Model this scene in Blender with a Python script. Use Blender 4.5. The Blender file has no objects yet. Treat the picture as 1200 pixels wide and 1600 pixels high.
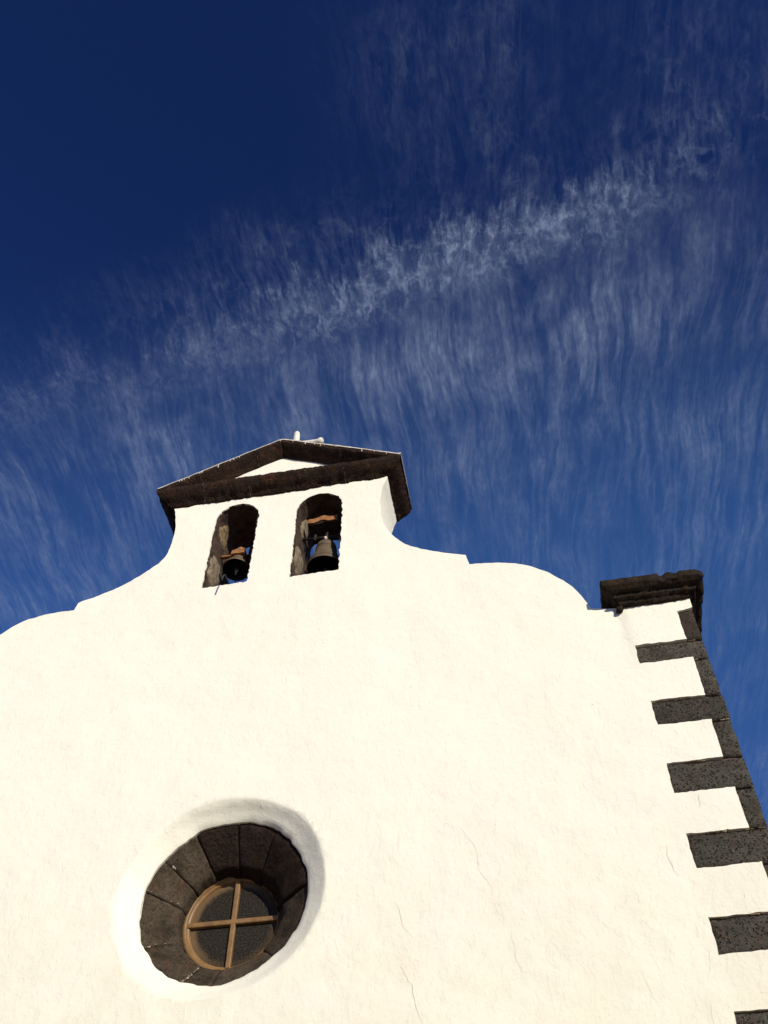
import bpy, bmesh, math, random
import numpy as np
from mathutils import Vector, noise, Matrix
from mathutils.geometry import delaunay_2d_cdt

random.seed(7)
C = bpy.context.scene
COL = C.collection
R = math.radians

# ------------------------------------------------------------------ camera
PITCH, YAW = 51.3, 10.2
cam_d = bpy.data.cameras.new("camera"); cam = bpy.data.objects.new("camera", cam_d); COL.objects.link(cam)
cam.location = (0, -8, 1.6)
cam.rotation_euler = (R(90 + PITCH), 0, R(YAW))
cam_d.sensor_fit = 'VERTICAL'; cam_d.sensor_height = 36.0; cam_d.sensor_width = 27.0
cam_d.lens = 36.0 * 1525 / 1600
cam_d.clip_start = 0.05; cam_d.clip_end = 3000
C.camera = cam

# ------------------------------------------------------------------ sun
SUN_AZ, SUN_EL = 37.0, 20.0           # azimuth right of the facade normal, elevation
ce = math.cos(R(SUN_EL))
S = Vector((ce*math.sin(R(SUN_AZ)), -ce*math.cos(R(SUN_AZ)), math.sin(R(SUN_EL))))
sd = bpy.data.lights.new("sun", 'SUN'); sun = bpy.data.objects.new("sun", sd); COL.objects.link(sun)
sun.location = S * 60
sun.rotation_euler = S.to_track_quat('Z', 'Y').to_euler()
sd.energy = 5.0; sd.angle = R(0.5); sd.color = (1.0, 0.945, 0.765)

C.view_settings.view_transform = 'Standard'; C.view_settings.look = 'None'
C.view_settings.gamma = 1.0; C.view_settings.exposure = -0.10
C.view_settings.use_curve_mapping = False

# ------------------------------------------------------------------ node helper
class NT:
    def __init__(s, tree): s.t = tree; s.n = tree.nodes; s.l = tree.links
    def node(s, typ, **kw):
        n = s.n.new(typ)
        for k, v in kw.items(): setattr(n, k, v)
        return n
    def put(s, sock, v):
        if hasattr(v, 'is_output') or isinstance(v, bpy.types.NodeSocket): s.l.new(v, sock)
        elif v is not None: sock.default_value = v
    def m(s, op, a, b=None, c=None, clamp=False):
        n = s.node('ShaderNodeMath', operation=op, use_clamp=clamp)
        s.put(n.inputs[0], a); s.put(n.inputs[1], b)
        if c is not None: s.put(n.inputs[2], c)
        return n.outputs[0]
    def ss(s, x, a, b, lo=0.0, hi=1.0):
        n = s.node('ShaderNodeMapRange', interpolation_type='SMOOTHSTEP')
        for i, v in enumerate((x, a, b, lo, hi)): s.put(n.inputs[i], v)
        return n.outputs[0]
    def vec(s, x, y, z=0.0):
        n = s.node('ShaderNodeCombineXYZ')
        for i, v in enumerate((x, y, z)): s.put(n.inputs[i], v)
        return n.outputs[0]
    def sep(s, v):
        n = s.node('ShaderNodeSeparateXYZ'); s.l.new(v, n.inputs[0]); return n.outputs
    def vm(s, op, a, b):
        n = s.node('ShaderNodeVectorMath', operation=op); s.put(n.inputs[0], a)
        if op == 'SCALE': s.put(n.inputs['Scale'], b)
        else: s.put(n.inputs[1], b)
        return n.outputs[0]
    def noise(s, v, scale, detail=4, rough=0.5, dist=0.0, out=0):
        n = s.node('ShaderNodeTexNoise'); s.put(n.inputs['Vector'], v)
        n.inputs['Scale'].default_value = scale; n.inputs['Detail'].default_value = detail
        n.inputs['Roughness'].default_value = rough; n.inputs['Distortion'].default_value = dist
        return n.outputs[out]
    def voro(s, v, scale, feature='F1', out=0):
        n = s.node('ShaderNodeTexVoronoi', feature=feature); s.put(n.inputs['Vector'], v)
        n.inputs['Scale'].default_value = scale
        return n.outputs[out]
    def mix(s, f, a, b, blend='MIX'):
        n = s.node('ShaderNodeMix', data_type='RGBA', blend_type=blend)
        s.put(n.inputs['Factor'], f)
        s.put(n.inputs[6], a if not isinstance(a, tuple) else (*a, 1)[:4])
        s.put(n.inputs[7], b if not isinstance(b, tuple) else (*b, 1)[:4])
        return n.outputs[2]

# ------------------------------------------------------------------ sky with cirrus
SKYG, SKYK, RIDGE0 = 1.5, (0.258, 0.316, 0.515), 0.440
w = bpy.data.worlds.new("World"); C.world = w; w.use_nodes = True
W = NT(w.node_tree); W.n.clear()
sky = W.node('ShaderNodeTexSky', sky_type='NISHITA', sun_disc=False)
sky.sun_elevation = R(SUN_EL); sky.sun_rotation = R(180 - SUN_AZ)
sky.altitude = 600; sky.air_density = 1.0; sky.dust_density = 0.3; sky.ozone_density = 3.0
tc = W.node('ShaderNodeTexCoord')
D = W.sep(tc.outputs['Generated'])
dz = W.m('MAXIMUM', D[2], 0.06)
px_ = W.m('DIVIDE', D[0], dz); py_ = W.m('DIVIDE', D[1], dz)
P0 = W.vec(px_, py_)
# gentle large-scale bending of the fibres, then fine raggedness across them
wn = W.vm('SUBTRACT', W.noise(P0, 3.2, 2, 0.5, out=1), (0.5, 0.5, 0.5))
P1 = W.vm('ADD', P0, W.vm('SCALE', wn, 0.075))
wn2 = W.vm('SUBTRACT', W.noise(P0, 30.0, 3, 0.6, out=1), (0.5, 0.5, 0.5))
P2 = W.vm('ADD', P1, W.vm('SCALE', wn2, 0.0065))
q = W.sep(P2)
u = W.m('ADD', q[0], W.m('MULTIPLY', q[1], 0.05)); v = q[1]
def streak(su, sv, seed, det=6, rough=0.62, dist=0.25):
    return W.noise(W.vec(W.m('MULTIPLY', u, su), W.m('MULTIPLY', v, sv), seed), 1.0, det, rough, dist)
def ridged(n, k): return W.m('SUBTRACT', 1.0, W.m('MULTIPLY', W.m('ABSOLUTE', W.m('SUBTRACT', n, 0.5)), k), clamp=True)
fib = streak(78.0, 11.0, 0.0); fib2 = streak(190.0, 34.0, 3.3, 5); fib3 = streak(34.0, 8.0, 9.1, 4)
thin = ridged(streak(62.0, 10.0, 5.7, 5, 0.55, 0.5), 14.0)
wp = W.vm('ADD', P1, W.vm('SCALE', W.vm('SUBTRACT', W.noise(P0, 38.0, 4, 0.6, out=1), (0.5, 0.5, 0.5)), 0.026))
wq = W.sep(wp)
def web_(su, sv, seed, k): return ridged(W.noise(W.vec(W.m('MULTIPLY', wq[0], su), W.m('MULTIPLY', wq[1], sv), seed), 1.0, 3, 0.5, 0.3), k)
net = W.m('MAXIMUM', web_(56.0, 30.0, 2.2, 11.0), W.m('MULTIPLY', web_(48.0, 30.0, 8.2, 12.0), 0.9))
puff = W.noise(W.vec(W.m('MULTIPLY', wq[0], 60.0), W.m('MULTIPLY', wq[1], 36.0), 7.7), 1.0, 7, 0.68, 0.4)
grain = W.ss(W.noise(W.vec(W.m('MULTIPLY', u, 240.0), W.m('MULTIPLY', v, 90.0), 4.1), 1.0, 3, 0.6), 0.3, 0.7, 0.72, 1.18)
patch = W.noise(W.vec(W.m('MULTIPLY', u, 8.5), W.m('MULTIPLY', v, 6.5), 1.2), 1.0, 4, 0.6, 0.0)
F = W.m('ADD', W.m('ADD', W.m('MULTIPLY', fib, 0.42), W.m('MULTIPLY', fib2, 0.33)), W.m('MULTIPLY', fib3, 0.25))
fibre = W.ss(F, 0.43, 0.65)
fs = W.ss(puff, 0.36, 0.72)
p0 = W.sep(P1)
# distance below the ridge of the main band
wob = W.m('MULTIPLY', W.m('SUBTRACT', W.noise(P0, 9.0, 4, 0.6), 0.5), 0.075)
s_ = W.m('ADD', W.m('SUBTRACT', p0[1], W.m('SUBTRACT', RIDGE0, W.m('MULTIPLY', p0[0], 0.17))), wob)
sj = W.m('ADD', s_, W.m('MULTIPLY', W.m('SUBTRACT', F, 0.5), 0.15))
ridge = W.m('MULTIPLY', W.ss(sj, -0.034, 0.012), W.ss(sj, 0.082, 0.008))
ridge = W.m('MULTIPLY', ridge, W.m('MULTIPLY', W.ss(p0[0], -0.42, -0.06, 0.22, 1.0), W.ss(p0[0], 0.10, 0.29, 1.0, 0.0)))
curtain = W.m('MULTIPLY', W.ss(sj, W.ss(p0[0], -0.1, -0.5, -0.03, -0.12), W.ss(p0[0], -0.1, -0.5, 0.05, 0.11)), W.ss(s_, 0.10, 0.55, 1.0, 0.42))
curtain = W.m('MULTIPLY', curtain, W.ss(p0[0], 0.14, 0.27, 1.0, 0.38))
curtain = W.m('MULTIPLY', curtain, W.m('MULTIPLY', W.ss(p0[0], -0.50, -0.22, 0.55, 1.0), W.ss(W.noise(W.vm('ADD', P1, (3.3, 1.7, 0.0)), 7.5, 4, 0.6), 0.38, 0.60, 0.42, 1.0)))
lee = W.m('MULTIPLY', W.m('MULTIPLY', W.ss(s_, -0.15, -0.02), W.ss(s_, 0.06, -0.02)), W.ss(p0[0], -0.60, -0.10, 0.6, 1.9))
upper = W.m('MULTIPLY', W.ss(p0[0], -0.16, 0.05), W.m('MULTIPLY', W.ss(p0[1], 0.12, 0.26), W.ss(s_, 0.06, -0.03)))
long_ = W.m('ADD', W.m('MULTIPLY', W.ss(W.m('ADD', W.m('MULTIPLY', streak(30.0, 3.2, 6.6, 5, 0.55, 0.3), 0.50), W.m('MULTIPLY', fib, 0.50)), 0.44, 0.62), 0.65), W.m('MULTIPLY', ridged(streak(52.0, 5.0, 1.9, 4, 0.5, 0.3), 14.0), 0.55))
long_ = W.m('MULTIPLY', long_, W.m('MULTIPLY', W.ss(s_, 0.02, 0.12), W.m('MULTIPLY', W.ss(s_, 0.25, 0.65, 1.0, 0.72), W.ss(patch, 0.36, 0.66, 0.065, 0.19))))
long_ = W.m('MULTIPLY', long_, W.m('MAXIMUM', W.ss(p0[0], 0.14, 0.28, 1.0, 0.55), W.ss(s_, 0.16, 0.34)))
a1 = W.m('MULTIPLY', ridge, W.m('ADD', 0.05, W.m('ADD', W.m('MULTIPLY', W.m('MULTIPLY', fs, W.m('ADD', 0.22, W.m('MULTIPLY', net, 0.78))), 0.52), W.m('MULTIPLY', fibre, 0.09))))
a2 = W.m('MULTIPLY', curtain, W.m('ADD', W.m('MULTIPLY', W.ss(patch, 0.3, 0.7, 0.02, 0.11), W.ss(s_, 0.05, 0.40, 1.0, 0.35)), W.m('MULTIPLY', W.m('ADD', W.m('MULTIPLY', fibre, 0.8), W.m('ADD', W.m('MULTIPLY', thin, 0.35), W.m('MULTIPLY', W.m('MULTIPLY', net, fs), W.ss(s_, 0.0, 0.25, 0.5, 0.12)))), W.m('MULTIPLY', W.ss(patch, 0.33, 0.68, 0.05, 0.20), W.ss(s_, 0.08, 0.30, 1.0, 0.55)))))
a3 = W.m('MULTIPLY', W.m('MAXIMUM', upper, lee), W.m('MULTIPLY', W.m('ADD', W.m('MULTIPLY', fibre, 0.45), W.m('ADD', W.m('MULTIPLY', thin, 0.35), W.m('MULTIPLY', W.m('MULTIPLY', fs, net), 0.8))), W.ss(patch, 0.38, 0.68, 0.02, 0.11)))
a2 = W.m('ADD', a2, long_)
haze_ = W.ss(p0[1], 0.36, 1.02, 0.0, 0.19)
alpha = W.m('MINIMUM', W.m('MULTIPLY', W.m('ADD', W.m('MAXIMUM', a2, a3), a1), grain), 0.85)
gm = W.node('ShaderNodeGamma'); gm.inputs['Gamma'].default_value = SKYG
W.l.new(sky.outputs[0], gm.inputs['Color'])
skyc = W.mix(haze_, W.vm('MULTIPLY', gm.outputs[0], SKYK), (1.1, 3.35, 8.5))
cloudc = W.mix(alpha, skyc, (3.7, 4.45, 6.1))
bg = W.node('ShaderNodeBackground'); bg.inputs['Strength'].default_value = 0.10
W.l.new(cloudc, bg.inputs['Color'])
wo = W.node('ShaderNodeOutputWorld'); W.l.new(bg.outputs[0], wo.inputs['Surface'])

# ------------------------------------------------------------------ materials
def new_mat(name):
    m = bpy.data.materials.new(name); m.use_nodes = True
    t = NT(m.node_tree); b = t.n['Principled BSDF']
    obj = t.node('ShaderNodeTexCoord').outputs['Object']
    return m, t, b, obj
def bump(t, b, h, strength, dist, prev=None):
    n = t.node('ShaderNodeBump'); n.inputs['Strength'].default_value = strength
    n.inputs['Distance'].default_value = dist; t.l.new(h, n.inputs['Height'])
    if prev is not None: t.l.new(prev, n.inputs['Normal'])
    t.l.new(n.outputs[0], b.inputs['Normal']); return n.outputs[0]

def mat_plaster():
    m, t, b, o = new_mat("lime_wash_plaster")
    big = t.noise(o, 0.8, 3, 0.5); mid = t.noise(o, 4.0, 4, 0.6); fine = t.noise(o, 38.0, 5, 0.65)
    c = t.mix(t.ss(big, 0.35, 0.65), (0.83, 0.785, 0.665), (0.845, 0.775, 0.675))
    c = t.mix(t.ss(mid, 0.5, 0.85, 0, 0.35), c, (0.80, 0.765, 0.62))
    sep = t.sep(o)
    low = t.ss(sep[2], 8.5, 4.5)                       # yellower, slightly darker whitewash lower down
    c = t.mix(t.m('MULTIPLY', low, t.ss(t.noise(o, 1.7, 4, 0.6), 0.3, 0.7, 0.35, 0.9)), c, (0.765, 0.705, 0.565))
    pit = t.voro(t.vm('ADD', o, t.vm('SCALE', t.noise(o, 9.0, 2, out=1), 0.12)), 3.1)
    pitm = t.m('MULTIPLY', t.ss(pit, 0.030, 0.012), t.ss(t.noise(o, 2.3, 2), 0.50, 0.60))
    c = t.mix(pitm, c, (0.42, 0.38, 0.30))
    t.l.new(c, b.inputs['Base Color']); b.inputs['Roughness'].default_value = 0.92
    b.inputs['Specular IOR Level'].default_value = 0.15
    n1 = bump(t, b, t.m('ADD', t.m('MULTIPLY', mid, 0.7), t.m('MULTIPLY', t.noise(o, 11.0, 4, 0.6, 0.4), 0.45)), 0.32, 0.03)
    st = t.noise(t.vm('MULTIPLY', o, (2.2, 2.2, 0.8)), 7.0, 5, 0.7, 1.2)
    n2 = bump(t, b, t.ss(st, 0.56, 0.60), 0.35, 0.006, n1)      # edges of whitewash layers
    n3 = bump(t, b, fine, 0.32, 0.006, n2)
    bump(t, b, pitm, -0.6, 0.02, n3)
    return m
def mat_lava(name, dark, mid, warm, pores=46.0, fleck=0.0, poreamt=0.8, bd=0.02, gate=(0.45, 0.58), psize=(0.34, 0.16)):
    m, t, b, o = new_mat(name)
    n1 = t.noise(o, 5.0, 5, 0.65); n2 = t.noise(o, 30.0, 6, 0.7)
    c = t.mix(t.ss(n1, 0.35, 0.7), mid, dark)
    c = t.mix(t.ss(t.noise(t.vm('ADD', o, (5, 3, 1)), 7.0, 4, 0.6), 0.5, 0.72), c, warm)
    c = t.mix(t.ss(n2, 0.40, 0.75, 0.0, 0.6), c, tuple(x*0.45 for x in dark))
    wv = t.vm('ADD', o, t.vm('SCALE', t.noise(o, 55.0, 4, 0.7, out=1), 0.030))
    po = t.m('MULTIPLY', t.ss(t.voro(wv, pores), *psize), t.ss(t.noise(o, 24.0, 3), *gate))
    po = t.m('MAXIMUM', po, t.m('MULTIPLY', t.ss(t.voro(t.vm('ADD', wv, (3, 1, 2)), pores*0.5), psize[0]*0.62, psize[1]*0.7), t.ss(t.noise(t.vm('ADD', o, (9, 2, 4)), 13.0, 3), 0.50, 0.60)))
    c = t.mix(t.m('MULTIPLY', po, poreamt), c, (0.006, 0.005, 0.005))
    oi = t.node('ShaderNodeObjectInfo').outputs['Random']
    c = t.vm('SCALE', c, t.m('ADD', 0.82, t.m('MULTIPLY', oi, 0.34)))
    c = t.vm('SCALE', c, t.ss(t.noise(o, 95.0, 4, 0.7), 0.3, 0.7, 0.72, 1.25))
    if fleck:
        fl = t.m('MULTIPLY', t.ss(t.noise(o, 22.0, 4, 0.7), 0.66, 0.70), t.ss(t.noise(o, 3.0, 2), 0.5, 0.62))
        c = t.mix(t.m('MULTIPLY', fl, fleck), c, (0.42, 0.34, 0.25))
    t.l.new(c, b.inputs['Base Color']); b.inputs['Roughness'].default_value = 0.95
    b.inputs['Specular IOR Level'].default_value = 0.1
    h = t.m('SUBTRACT', t.m('ADD', n2, t.m('MULTIPLY', n1, 0.8)), t.m('MULTIPLY', po, 0.9))
    bump(t, b, h, 0.9, bd)
    return m
def mat_plain(name, col, rough=0.8, var=0.25, scale=12.0, metal=0.0, bd=0.004, col2=None):
    m, t, b, o = new_mat(name)
    n = t.noise(o, scale, 5, 0.6)
    c = t.mix(t.ss(n, 0.35, 0.7), col, col2 or tuple(x*(1-var) for x in col))
    t.l.new(c, b.inputs['Base Color']); b.inputs['Roughness'].default_value = rough
    b.inputs['Metallic'].default_value = metal
    bump(t, b, t.noise(o, scale*4, 4, 0.6), 0.5, bd)
    return m
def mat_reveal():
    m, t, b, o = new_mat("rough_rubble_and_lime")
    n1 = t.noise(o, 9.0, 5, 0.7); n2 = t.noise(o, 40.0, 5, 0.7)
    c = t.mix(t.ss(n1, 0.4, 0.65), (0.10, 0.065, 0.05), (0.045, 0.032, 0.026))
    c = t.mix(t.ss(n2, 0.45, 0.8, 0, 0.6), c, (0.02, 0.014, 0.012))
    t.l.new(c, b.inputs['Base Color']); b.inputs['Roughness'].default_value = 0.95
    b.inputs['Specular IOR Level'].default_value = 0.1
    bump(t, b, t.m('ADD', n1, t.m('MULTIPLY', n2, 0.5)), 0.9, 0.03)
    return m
def mat_glass():
    m, t, b, o = new_mat("hammered_dusty_glass")
    v = t.voro(o, 75.0); n = t.noise(o, 260.0, 2, 0.5)
    sp = t.m('MULTIPLY', t.ss(v, 0.22, 0.10), t.ss(t.noise(o, 90.0, 2), 0.50, 0.62))
    c = t.mix(t.ss(t.noise(o, 60.0, 3), 0.4, 0.7), (0.014, 0.012, 0.010), (0.042, 0.033, 0.025))
    c = t.mix(t.m('MULTIPLY', sp, 0.55), c, (0.34, 0.30, 0.24))
    # dust gathered along the frame
    q = t.sep(o)
    rr = t.m('SQRT', t.m('ADD', t.m('POWER', q[0], 2.0), t.m('POWER', q[2], 2.0)))
    edge = t.m('ADD', t.ss(rr, 0.30, 0.43), t.m('MULTIPLY', t.m('SUBTRACT', t.noise(o, 14.0, 4), 0.5), 0.7))
    side = t.ss(t.m('SUBTRACT', q[2], t.m('MULTIPLY', q[0], 1.2)), -0.35, 0.30, 0.22, 1.0)
    c = t.mix(t.m('MULTIPLY', side, t.ss(edge, 0.25, 1.0, 0, 0.75)), c, (0.17, 0.105, 0.055))
    t.l.new(c, b.inputs['Base Color']); b.inputs['Roughness'].default_value = 0.6
    b.inputs['Specular IOR Level'].default_value = 0.08
    bump(t, b, v, 0.7, 0.004)
    return m
M_PL = mat_plaster()
M_CORN = mat_lava("brown_lava_cornice", (0.024, 0.0145, 0.011), (0.048, 0.028, 0.020), (0.078, 0.033, 0.019), pores=38, fleck=0.5, poreamt=0.7, bd=0.035)
M_CAP = mat_lava("brown_lava_cap", (0.024, 0.017, 0.012), (0.048, 0.035, 0.025), (0.066, 0.038, 0.022), pores=34, fleck=0.2, poreamt=0.7, bd=0.025)
M_QUOIN = mat_lava("grey_vesicular_basalt", (0.052, 0.045, 0.036), (0.086, 0.076, 0.062), (0.074, 0.054, 0.040), pores=42, fleck=0.0, poreamt=0.8, bd=0.02, gate=(0.40, 0.50), psize=(0.42, 0.20))
M_QTOP = mat_lava("brown_basalt", (0.034, 0.026, 0.021), (0.046, 0.036, 0.029), (0.06, 0.04, 0.03), pores=50, bd=0.014)
M_RING = mat_lava("brown_grey_lava_ring", (0.040, 0.029, 0.020), (0.086, 0.064, 0.045), (0.088, 0.053, 0.034), pores=60, fleck=0.35, poreamt=0.6, bd=0.016)
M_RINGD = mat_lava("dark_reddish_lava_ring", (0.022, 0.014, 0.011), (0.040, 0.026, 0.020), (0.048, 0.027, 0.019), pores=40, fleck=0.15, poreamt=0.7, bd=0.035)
M_MORT = mat_plain("old_mortar", (0.13, 0.088, 0.058), 0.95, 0.7, 20, bd=0.01)
M_MORTP = mat_plain("pale_mortar", (0.50, 0.40, 0.30), 0.95, 0.4, 24, bd=0.01)
M_MORT2 = mat_plain("sandy_mortar", (0.40, 0.29, 0.19), 0.95, 0.5, 24, bd=0.01)
M_CRACK = mat_plain("crack_shadow_dirt", (0.48, 0.42, 0.33), 0.95, 0.3, 24)
M_REV = mat_reveal()
M_TAN = mat_plain("tan_lime_patch", (0.27, 0.205, 0.135), 0.95, 0.45, 14, bd=0.03, col2=(0.10, 0.07, 0.045))
M_OCH = mat_plain("ochre_lime_patch", (0.30, 0.20, 0.095), 0.95, 0.7, 22, bd=0.05, col2=(0.05, 0.035, 0.022))
M_WOOD = mat_plain("varnished_brown_wood", (0.235, 0.125, 0.045), 0.5, 0.35, 9, bd=0.002)
M_HEAD = mat_plain("reddish_painted_wood", (0.36, 0.145, 0.048), 0.85, 0.6, 22, bd=0.006)
M_BELL_SHADE = mat_plain("shaded_bell_inside", (0.012, 0.010, 0.008), 0.9, 0.4, 12, bd=0.002)  # shade inside the bells, painted as a near-black colour
M_ROPE = mat_plain("tarred_rope", (0.045, 0.045, 0.05), 0.95, 0.4, 40)
M_DWOOD_SHADE = mat_plain("dark_timber_and_shade", (0.022, 0.016, 0.012), 0.9, 0.4, 12, bd=0.006)  # dark timber; on the right headstock the darkness is painted shade
M_BELL = mat_plain("weathered_bronze", (0.135, 0.092, 0.055), 0.7, 0.35, 10, 0.2)
M_IRON = mat_plain("rusty_iron", (0.045, 0.032, 0.026), 0.7, 0.4, 22, 0.4)
M_GLASS = mat_glass()
M_COPE = mat_plain("whitewashed_coping", (0.62, 0.56, 0.48), 0.9, 0.35, 16, bd=0.006, col2=(0.38, 0.31, 0.26))
M_CROSS = mat_plain("whitewashed_stone", (0.76, 0.71, 0.62), 0.9, 0.2, 14, bd=0.01)
M_TILE = mat_plain("terracotta_tiles", (0.36, 0.15, 0.08), 0.9, 0.4, 3, bd=0.02)
def mat_ground():
    m, t, b, o = new_mat("sandy_stone_plaza")
    n = t.noise(o, 0.6, 6, 0.6)
    c = t.mix(t.ss(n, 0.3, 0.7), (0.21, 0.175, 0.14), (0.15, 0.125, 0.10))
    t.l.new(c, b.inputs['Base Color']); b.inputs['Roughness'].default_value = 0.95
    bump(t, b, t.noise(o, 14.0, 5, 0.6), 0.6, 0.02)
    return m
M_GND = mat_ground()

# ------------------------------------------------------------------ mesh helpers
def link(name, bm, mat, parent=None, smooth=False, loc=None):
    me = bpy.data.meshes.new(name)
    bmesh.ops.recalc_face_normals(bm, faces=bm.faces[:])
    if smooth:
        for f in bm.faces: f.smooth = True
    bm.to_mesh(me); bm.free()
    for mm in (mat if isinstance(mat, (list, tuple)) else [mat]): me.materials.append(mm)
    o = bpy.data.objects.new(name, me); COL.objects.link(o)
    if parent is not None: o.parent = parent
    if loc is not None: o.location = loc
    return o
def empty(name, loc, label, cat, group=None):
    o = bpy.data.objects.new(name, None); COL.objects.link(o); o.location = loc
    o['label'] = label; o['category'] = cat
    if group: o['group'] = group
    return o
def nz(x, y, z, s=1.0, seed=0.0):
    return noise.noise(Vector((x*s + seed*13.7, y*s + seed*5.1, z*s - seed*7.3)))
def jig(p, amp, s, seed=0.0):
    return Vector((p[0] + amp*nz(*p, s, seed+1), p[1] + amp*nz(*p, s, seed+2), p[2] + amp*nz(*p, s, seed+3)))
def grid_strip(bm, rows, closed=False):
    """rows: list of lists of points, quads between; returns vertex rows"""
    vs = [[bm.verts.new(p) for p in r] for r in rows]
    for i in range(len(vs)-1):
        a, b = vs[i], vs[i+1]; n = len(a)
        for j in range(n if closed else n-1):
            k = (j+1) % n
            bm.faces.new((a[j], a[k], b[k], b[j]))
    return vs
def rough_box(bm, x0, x1, y0, y1, z0, z1, step=0.05, amp=0.008, s=9.0, seed=0.0, rnd=0.02):
    def lin(a, b):
        n = max(2, int(round((b-a)/step))); return [a + (b-a)*i/n for i in range(n+1)]
    X, Y, Z = lin(x0, x1), lin(y0, y1), lin(z0, z1)
    cx, cy, cz = (x0+x1)/2, (y0+y1)/2, (z0+z1)/2
    cache = {}
    def V(x, y, z):
        k = (round(x, 5), round(y, 5), round(z, 5))
        if k not in cache:
            # rounded edges
            on = [(abs(x-x0) < 1e-6) - (abs(x-x1) < 1e-6), (abs(y-y0) < 1e-6) - (abs(y-y1) < 1e-6), (abs(z-z0) < 1e-6) - (abs(z-z1) < 1e-6)]
            p = Vector((x, y, z))
            if sum(1 for q_ in on if q_) >= 2: p += Vector(on) * rnd * (0.3 + 0.7*abs(nz(x, y, z, 6, seed+9)) * 2)
            cache[k] = bm.verts.new(jig(p, amp, s, seed) + (jig(Vector((x, y, z)), amp*0.5, s*3.3, seed+4) - Vector((x, y, z))))
        return cache[k]
    def face(A, B, f):
        for i in range(len(A)-1):
            for j in range(len(B)-1):
                bm.faces.new((f(A[i], B[j]), f(A[i+1], B[j]), f(A[i+1], B[j+1]), f(A[i], B[j+1])))
    for z in (z0, z1): face(X, Y, lambda a, b: V(a, b, z))
    for y in (y0, y1): face(X, Z, lambda a, b: V(a, y, b))
    for x in (x0, x1): face(Y, Z, lambda a, b: V(x, a, b))
def lathe(bm, prof, cx, cy, seg=40, jitter=0.0):
    rows = []
    for r, z in prof:
        rows.append([(cx + r*math.cos(2*math.pi*i/seg), cy + r*math.sin(2*math.pi*i/seg), z) for i in range(seg)])
    return grid_strip(bm, rows, closed=True)
def tube(bm, pts, r, seg=10, cap=True):
    pts = [Vector(p) for p in pts]; rows = []
    rs = r if isinstance(r, (list, tuple)) else [r]*len(pts)
    for i, p in enumerate(pts):
        d = (pts[min(i+1, len(pts)-1)] - pts[max(i-1, 0)]).normalized()
        a = d.orthogonal().normalized() if abs(d.z) < 0.9 else Vector((1, 0, 0))
        a = (a - d*a.dot(d)).normalized(); b = d.cross(a)
        rows.append([p + (a*math.cos(2*math.pi*k/seg) + b*math.sin(2*math.pi*k/seg))*rs[i] for k in range(seg)])
    vs = grid_strip(bm, rows, closed=True)
    if cap: bm.faces.new(vs[0]); bm.faces.new(vs[-1])

# ================================================================== SETTING
bm = bmesh.new()
bmesh.ops.create_grid(bm, x_segments=40, y_segments=40, size=900)
g = link('ground', bm, M_GND); g['kind'] = 'structure'; g['label'] = 'pale sandy stone plaza in front of the church'

church = empty('church', (-2.97, 0, 0), 'whitewashed church with a curved gable facade, twin bell arches and dark lava stone corners', 'church')
OFF = Vector((2.97, 0, 0))           # children are modelled in world metres
def part(name, bm, mat, parent=None, smooth=False):
    o = link(name, bm, mat, church if parent is None else parent, smooth)
    if parent is None: o.location = OFF
    return o

CX, CZ = -2.997, 6.475               # round window centre
O1 = (-3.81, -3.20, 10.71, 12.085)   # x0, x1, sill, springline
O2 = (-2.655, -2.015, 10.70, 12.045)
YB = 0.78                            # belfry / gable thickness

# ---- facade outline -------------------------------------------------
right_prof = [(-1.39, 12.50), (-1.44, 12.35), (-1.475, 12.20), (-1.49, 11.96), (-1.475, 11.66), (-1.42, 11.44), (-1.34, 11.27), (-1.24, 11.12),
              (-1.11, 10.99), (-0.96, 10.89), (-0.79, 10.81), (-0.60, 10.735), (-0.41, 10.67), (-0.385, 10.50), (-0.2, 10.475), (-0.02, 10.44), (0.17, 10.39),
              (0.35, 10.30), (0.53, 10.17), (0.69, 9.99), (0.77, 9.87), (0.835, 9.74), (0.89, 9.60), (0.93, 9.50), (1.10, 9.47), (1.27, 9.46)]
left_prof = [(-4.50, 12.60), (-4.45, 12.41), (-4.39, 12.11), (-4.365, 11.90), (-4.375, 11.70), (-4.42, 11.44), (-4.49, 11.32), (-4.59, 11.22), (-4.82, 11.05),
             (-5.04, 10.92), (-5.25, 10.84), (-5.43, 10.775), (-5.475, 10.745), (-5.50, 10.62), (-5.68, 10.63), (-5.86, 10.62), (-6.10, 10.57), (-6.29, 10.47),
             (-6.42, 10.35), (-6.60, 10.18), (-6.74, 9.98), (-6.85, 9.72), (-6.92, 9.50), (-7.21, 9.46)]
apex = [(-1.39, 12.62), (-2.94, 13.42), (-4.50, 12.65)]
LONG = [(8.85, 8.59, 1.285), (8.09, 7.785, 1.29), (7.335, 7.00, 1.275), (6.575, 6.24, 1.285), (5.80, 5.49, 1.285), (5.04, 4.72, 1.28)]
zz = 4.29
while zz > 0.4: LONG.append((zz, zz-0.32, 1.28 + 0.02*random.random())); zz -= 0.75
SHORT_X = [1.835, 1.81, 1.825, 1.84, 1.83, 1.835] + [1.83]*10
XR = 2.0; XL = -7.94
def dens(pts, step, amp, seed, s=14.0, keep_ends=True):
    out = []
    for i in range(len(pts)-1):
        a, b = Vector(pts[i][:2]), Vector(pts[i+1][:2]); n = max(1, int((b-a).length/step))
        for k in range(n):
            p = a.lerp(b, k/n)
            if not (i == 0 and k == 0):
                p = p + Vector((nz(p.x, p.y, 0, s, seed), nz(p.x, p.y, 3, s, seed+2)))*amp \
                      + Vector((nz(p.x, p.y, 0, s*3, seed), nz(p.x, p.y, 3, s*3, seed+2)))*amp*0.6
            out.append((p.x, p.y))
    out.append(tuple(pts[-1][:2])); return out
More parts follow.
